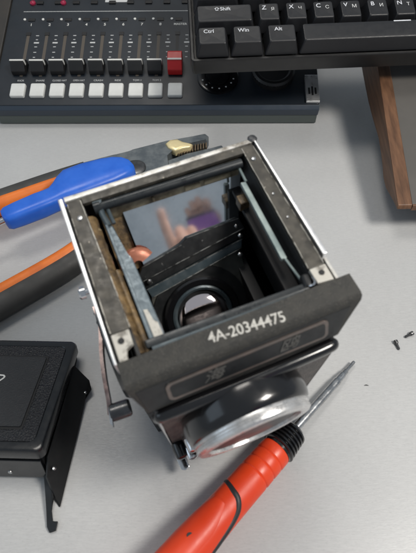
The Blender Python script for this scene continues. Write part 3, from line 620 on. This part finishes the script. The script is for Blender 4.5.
# transport wheel, jog dial, card latch
bm = nb(); lathe(bm, [(17.2,-.4), (17.0,1.4), (15.6,2.0), (10.6,2.1), (10.2,1.2), (9.6,1.2), (9.2,2.4), (.1,2.8)], (165.2,13.6,0), (0,0,1), 48); tw = mp_('transport_wheel', bm, 'gloss')
bm = nb()
for a in (200, 225, 250, 275, 300, 325, 345): box(bm, 165.2+13.3*math.cos(R(a))-.6, 165.2+13.3*math.cos(R(a))+.6, 13.6+13.3*math.sin(R(a))-.5, 13.6+13.3*math.sin(R(a))+.5, 2.0, 2.2, 0)
mp_('wheel_marks', bm, 'greytext', tw)
bm = nb(); rings = []
for rr3, z in ((17.4,-.4), (17.4,4.6), (16.2,6.2), (14.2,6.6), (12.6,5.6), (.1,5.2)):
    rings.append([(211+(rr3+(.55*(k%2) if 0 <= z <= 5 else 0))*math.cos(2*math.pi*k/88), 17.5+(rr3+(.55*(k%2) if 0 <= z <= 5 else 0))*math.sin(2*math.pi*k/88), z) for k in range(88)])
loft(bm, rings); mp_('jog_dial', bm, 'cap', ang=25)
bm = nb(); box(bm, 236.6, 247.6, -12.6, 14, -.4, 2.2, .5); jl = mp_('port_cover', bm, 'satin'); jl['label'] = 'silver cover with three dark slots'
bm = nb()
for k, (dx, hh) in enumerate(((-2.6,3.2), (0,4.4), (2.6,3.2))): box(bm, 242+dx-.75, 242+dx+.75, -2.5-hh, -2.5+hh, 2.1, 2.45, .1)
mp_('cover_slots', bm, 'dark', jl)

# ------------------------------------------------------------------ keyboard
KBM = pose((4.486,321.3,83.6), .038, .341)
kb = thing('computer_keyboard', 'black mechanical keyboard with Latin and Cyrillic legends propped over the recorder', 'keyboard', KBM)
U = 19.05; KX0 = -10.2; KY0 = -3.5
def kp(name, bm, m, parent=None, off=(0,0,0), ang=35): return obj(name, bm, m, parent or kb, off, ang)
bm = nb(); rings = []
kx0, kx1, ky0, ky1 = KX0-3.6, KX0+15*U+3.6, KY0-U/2-2.6, KY0+4.5*U+2.6
for ins, z in ((2.6,-23.5), (.6,-22), (0,-18), (.1,-10.6), (.7,-9.6), (2.2,-9.6), (2.6,-10.4), (2.6,-15)):
    rings.append([(x,y,z) for x, y in rrect(kx0+ins,kx1-ins,ky0+ins,ky1-ins,3.2-min(2,ins),5)])
loft(bm, rings); kp('case', bm, 'case')
bm = nb()
def to_floor(x, y, wz):   # a leg from the case down to world height wz
    a = KBM @ (Vector((x,y,-28))*MM); box(bm, x-5, x+5, y-5, y+5, -28-(a.z/MM-wz)/math.cos(.341), -22, .6)
for x in (24, 70): to_floor(x, 56, 46)
for x in (235,): to_floor(x, 56, 2)
kp('tilt_leg', bm, 'dark')
keymesh = {}
def key_bm(wu, hgt, kind):
    W_ = wu*U/2-.45; b = nb(); rings = []
    tw_, ty0, ty1 = W_-2.6, -6.0, 7.4
    secs = [(W_, -8.9, 8.9, -9.6), (W_-.15, -8.7, 8.8, -8.6), (tw_+.35, ty0-.5, ty1+.3, -.9), (tw_, ty0, ty1, -.25), (tw_-.8, ty0+.8, ty1-.8, -.05)]
    for w2, a0, a1, z in secs: rings.append([(x,y,z) for x, y in rrect(-w2,w2,a0,a1,1.3,4)])
    rings.append([(x*.55, .7+(y-.7)*.55, -.55 if kind == 'dish' else .25) for x, y, z in rings[-1]])
    loft(b, rings); return b
rows = [  # (row, [widths])
    (0, [1.25,1.25,1.25,6.25,1.25,1.25,1.25,1.25]), (1, [2.25]+[1]*10+[2.75]), (2, [1.75]+[1]*11+[2.25]), (3, [1.5]+[1]*12+[1.5]), (4, [1]*13+[2])]
leg = {(0,0):'Ctrl', (0,1):'Win', (0,2):'Alt', (1,0):'⇧Shift', (1,1):'ZЯ', (1,2):'XЧ', (1,3):'CС', (1,4):'VМ', (1,5):'BИ', (1,6):'NТ'}
for r_, ws in rows:
    x = KX0
    for i, wu in enumerate(ws):
        kk = (wu, 'hump' if wu > 3 else 'dish')
        off = (x+wu*U/2, KY0+r_*U, [0,0,.6,1.4,2.4][r_])
        if kk not in keymesh: k = kp('key', key_bm(wu, 9, kk[1]), 'key', None, off, 40); keymesh[kk] = k
        else: k = copy_part(keymesh[kk], kb, off)
        t = leg.get((r_, i))
        if t and len(t) > 2: b = text_bm(t, 4.4 if wu < 2 else 4.2, .03, Matrix.Translation((-wu*U/2+(9.6 if wu < 2 else 20), 4.2, -.22)), bold=.03); kp('legend', b, 'legend', k)
        elif t:
            b = text_bm(t[0], 5.0, .03, Matrix.Translation((-3.3, 4.0, -.22)), bold=.04); kp('legend', b, 'legend', k)
            b = text_bm(t[1], 4.0, .03, Matrix.Translation((2.8, 2.6, -.30)), bold=.0); kp('legend', b, 'greytext', k)
        if wu > 3: b = nb(); box(b, 6.5, 18.5, 6.7, 7.6, -.4, -.02, .05); kp('space_mark', b, 'legend', k)
        x += wu*U

# ------------------------------------------------------------------ wooden-cheeked instrument
wi = thing('wooden_cheek_instrument', 'grey panelled instrument with a brown wooden end cheek at the right edge', 'instrument', pose((122.5,211.5,0)))
def wip(name, bm, m, parent=None): return obj(name, bm, m, parent or wi, (0,0,0), 40)
SH = .088   # the cheek leans to the right going away
def ck(y, z, x=0): return (x+SH*y, y, z)
top = [ck(0,25.0), ck(128,46.0), ck(170,52)]
bot = [ck(175,20), ck(150,19), ck(125,18), ck(105,18.5), ck(90,19.5), ck(75,20.5), ck(60,19.5), ck(48,16.5), ck(40,14), ck(34,13), ck(28,14), ck(20,16.5), ck(8,20.4), ck(-1,21.8)]
bm = nb(); prism(bm, top+bot, (9.4,0,0), .7); wip('end_cheek', bm, 'wood')
bm = nb(); prism(bm, [ck(1.2,24.2,9.7), ck(170,51.2,9.7), ck(170,48,9.7), ck(1.2,21,9.7)], (150,0,0), .5); wip('control_panel', bm, 'instr')
bm = nb(); prism(bm, [ck(-.6,24.6,9.6), ck(.9,24.9,9.6), ck(.9,19.8,9.6), ck(-.6,20.4,9.6)], (150,0,0), .3); wip('front_lip', bm, 'wood')
bm = nb(); prism(bm, [ck(45,28,40), ck(165,46,40), ck(165,0.2,40), ck(45,.2,40)], (100,0,0), .5); wip('base_box', bm, 'dark')

# ------------------------------------------------------------------ bystander's hands, reflected in the old mirror
M['skin'] = mat('skin', (.62,.36,.27), .5, col2=(.56,.30,.22), nscale=70, bump=.1, bscale=700)
M['purple'] = mat('purple_knit', (.36,.12,.50), .85, col2=(.30,.09,.43), nscale=200, bump=.4, bscale=900)
M['cuff'] = mat('dark_cuff_knit', (.03,.028,.05), .9)
def remeshed(name, bm, m, parent, voxel=1.6, mtx=None):
    """Fuse overlapping chains into one continuous skin."""
    bmesh.ops.scale(bm, vec=(MM,MM,MM), verts=bm.verts); me = bpy.data.meshes.new(name); bm.to_mesh(me); bm.free()
    o = bpy.data.objects.new(name, me); C.objects.link(o)
    r = o.modifiers.new('r', 'REMESH'); r.mode = 'VOXEL'; r.voxel_size = voxel*MM
    sm = o.modifiers.new('s', 'SMOOTH'); sm.iterations = 6; sm.factor = .5
    bpy.context.view_layer.update()
    me2 = bpy.data.meshes.new_from_object(o.evaluated_get(bpy.context.evaluated_depsgraph_get())); o.modifiers.clear(); o.data = me2; bpy.data.meshes.remove(me)
    me2.polygons.foreach_set('use_smooth', [True]*len(me2.polygons)); me2.materials.clear(); me2.materials.append(M[m]); o.parent = parent
    return o
def hand_bm(pointing, flip=1):
    """Palm facing +y, fingers up (+z), wrist at the origin, millimetres."""
    b = nb()
    tube(b, [(0,0,-30), (0,0,0), (0,0,20), (0,0,50), (0,0,78)], [26,27,34,39,36], 20, flat=[.72,.66,.44,.38,.32], upv=(0,1,0))
    fx = [(-28,92), (-9,98), (10,94), (27,84)]; ln = [(30,20,17), (44,28,21), (40,26,20), (32,20,18)]
    for i, ((x, z), l) in enumerate(zip(fx, ln)):
        if pointing and i == 0: pts = [(x,0,z-24), (x,0,z), (x-1,1,z+l[0]), (x-1,2,z+l[0]+l[1]), (x,3,z+sum(l))]
        else: pts = [(x,0,z-24), (x,-3,z), (x,l[0]*.75,z+l[0]*.42), (x*.95,l[0]*.8+l[1]*.15,z+l[0]*.42-l[1]*.9), (x*.9,l[0]*.35,z+l[0]*.1-l[1]*.9)]
        pts = spline(pts, 4); n = len(pts); r0 = (9.2,9.6,9.0,8.0)[i]
        tube(b, pts, [r0*(1-.22*k/(n-1))*(1 if k < n-1 else .45) for k in range(n)], 12)
    th = spline([(-20,2,22), (-38,10,44), (-40,24,66), (-22,34,78)], 4); tube(b, th, [13-5.5*k/(len(th)-1) for k in range(len(th))], 12)
    bmesh.ops.scale(b, vec=(flip,1,1), verts=b.verts); bmesh.ops.recalc_face_normals(b, faces=b.faces)
    return b
def person_hand(loc, yaw, tilt, pointing, label, cuff):
    t = thing('person', label, 'hand', pose(loc, yaw, tilt), 'hands reflected in the mirror')
    remeshed('hand', hand_bm(pointing, -1 if pointing else 1), 'skin', t)
    b = nb(); tube(b, spline([(0,0,cuff-5), (0,-4,cuff-60), (4,-14,cuff-140), (10,-30,cuff-210)], 5), [max(30,cuff*.5)+k*1.2 for k in range(16)], 24, flat=.85, upv=(0,1,0)); obj('sleeve', b, 'purple', t, (0,0,0), 70)
    b = nb(); tube(b, [(0,0,cuff), (0,0,cuff-3), (0,0,cuff-7)], [max(31,cuff*.5),max(32,cuff*.52),max(32,cuff*.52)], 24, flat=.85, upv=(0,1,0)); obj('cuff', b, 'cuff', t, (0,0,0), 70)
person_hand((256,-342,296), R(207), R(30), True, 'raised hand with pointing finger and purple sleeve, reflected left in the mirror', -6)
person_hand((474,-622,584), R(207), R(30), False, 'closed hand in purple sleeve with dark cuff, reflected right in the mirror', 76)
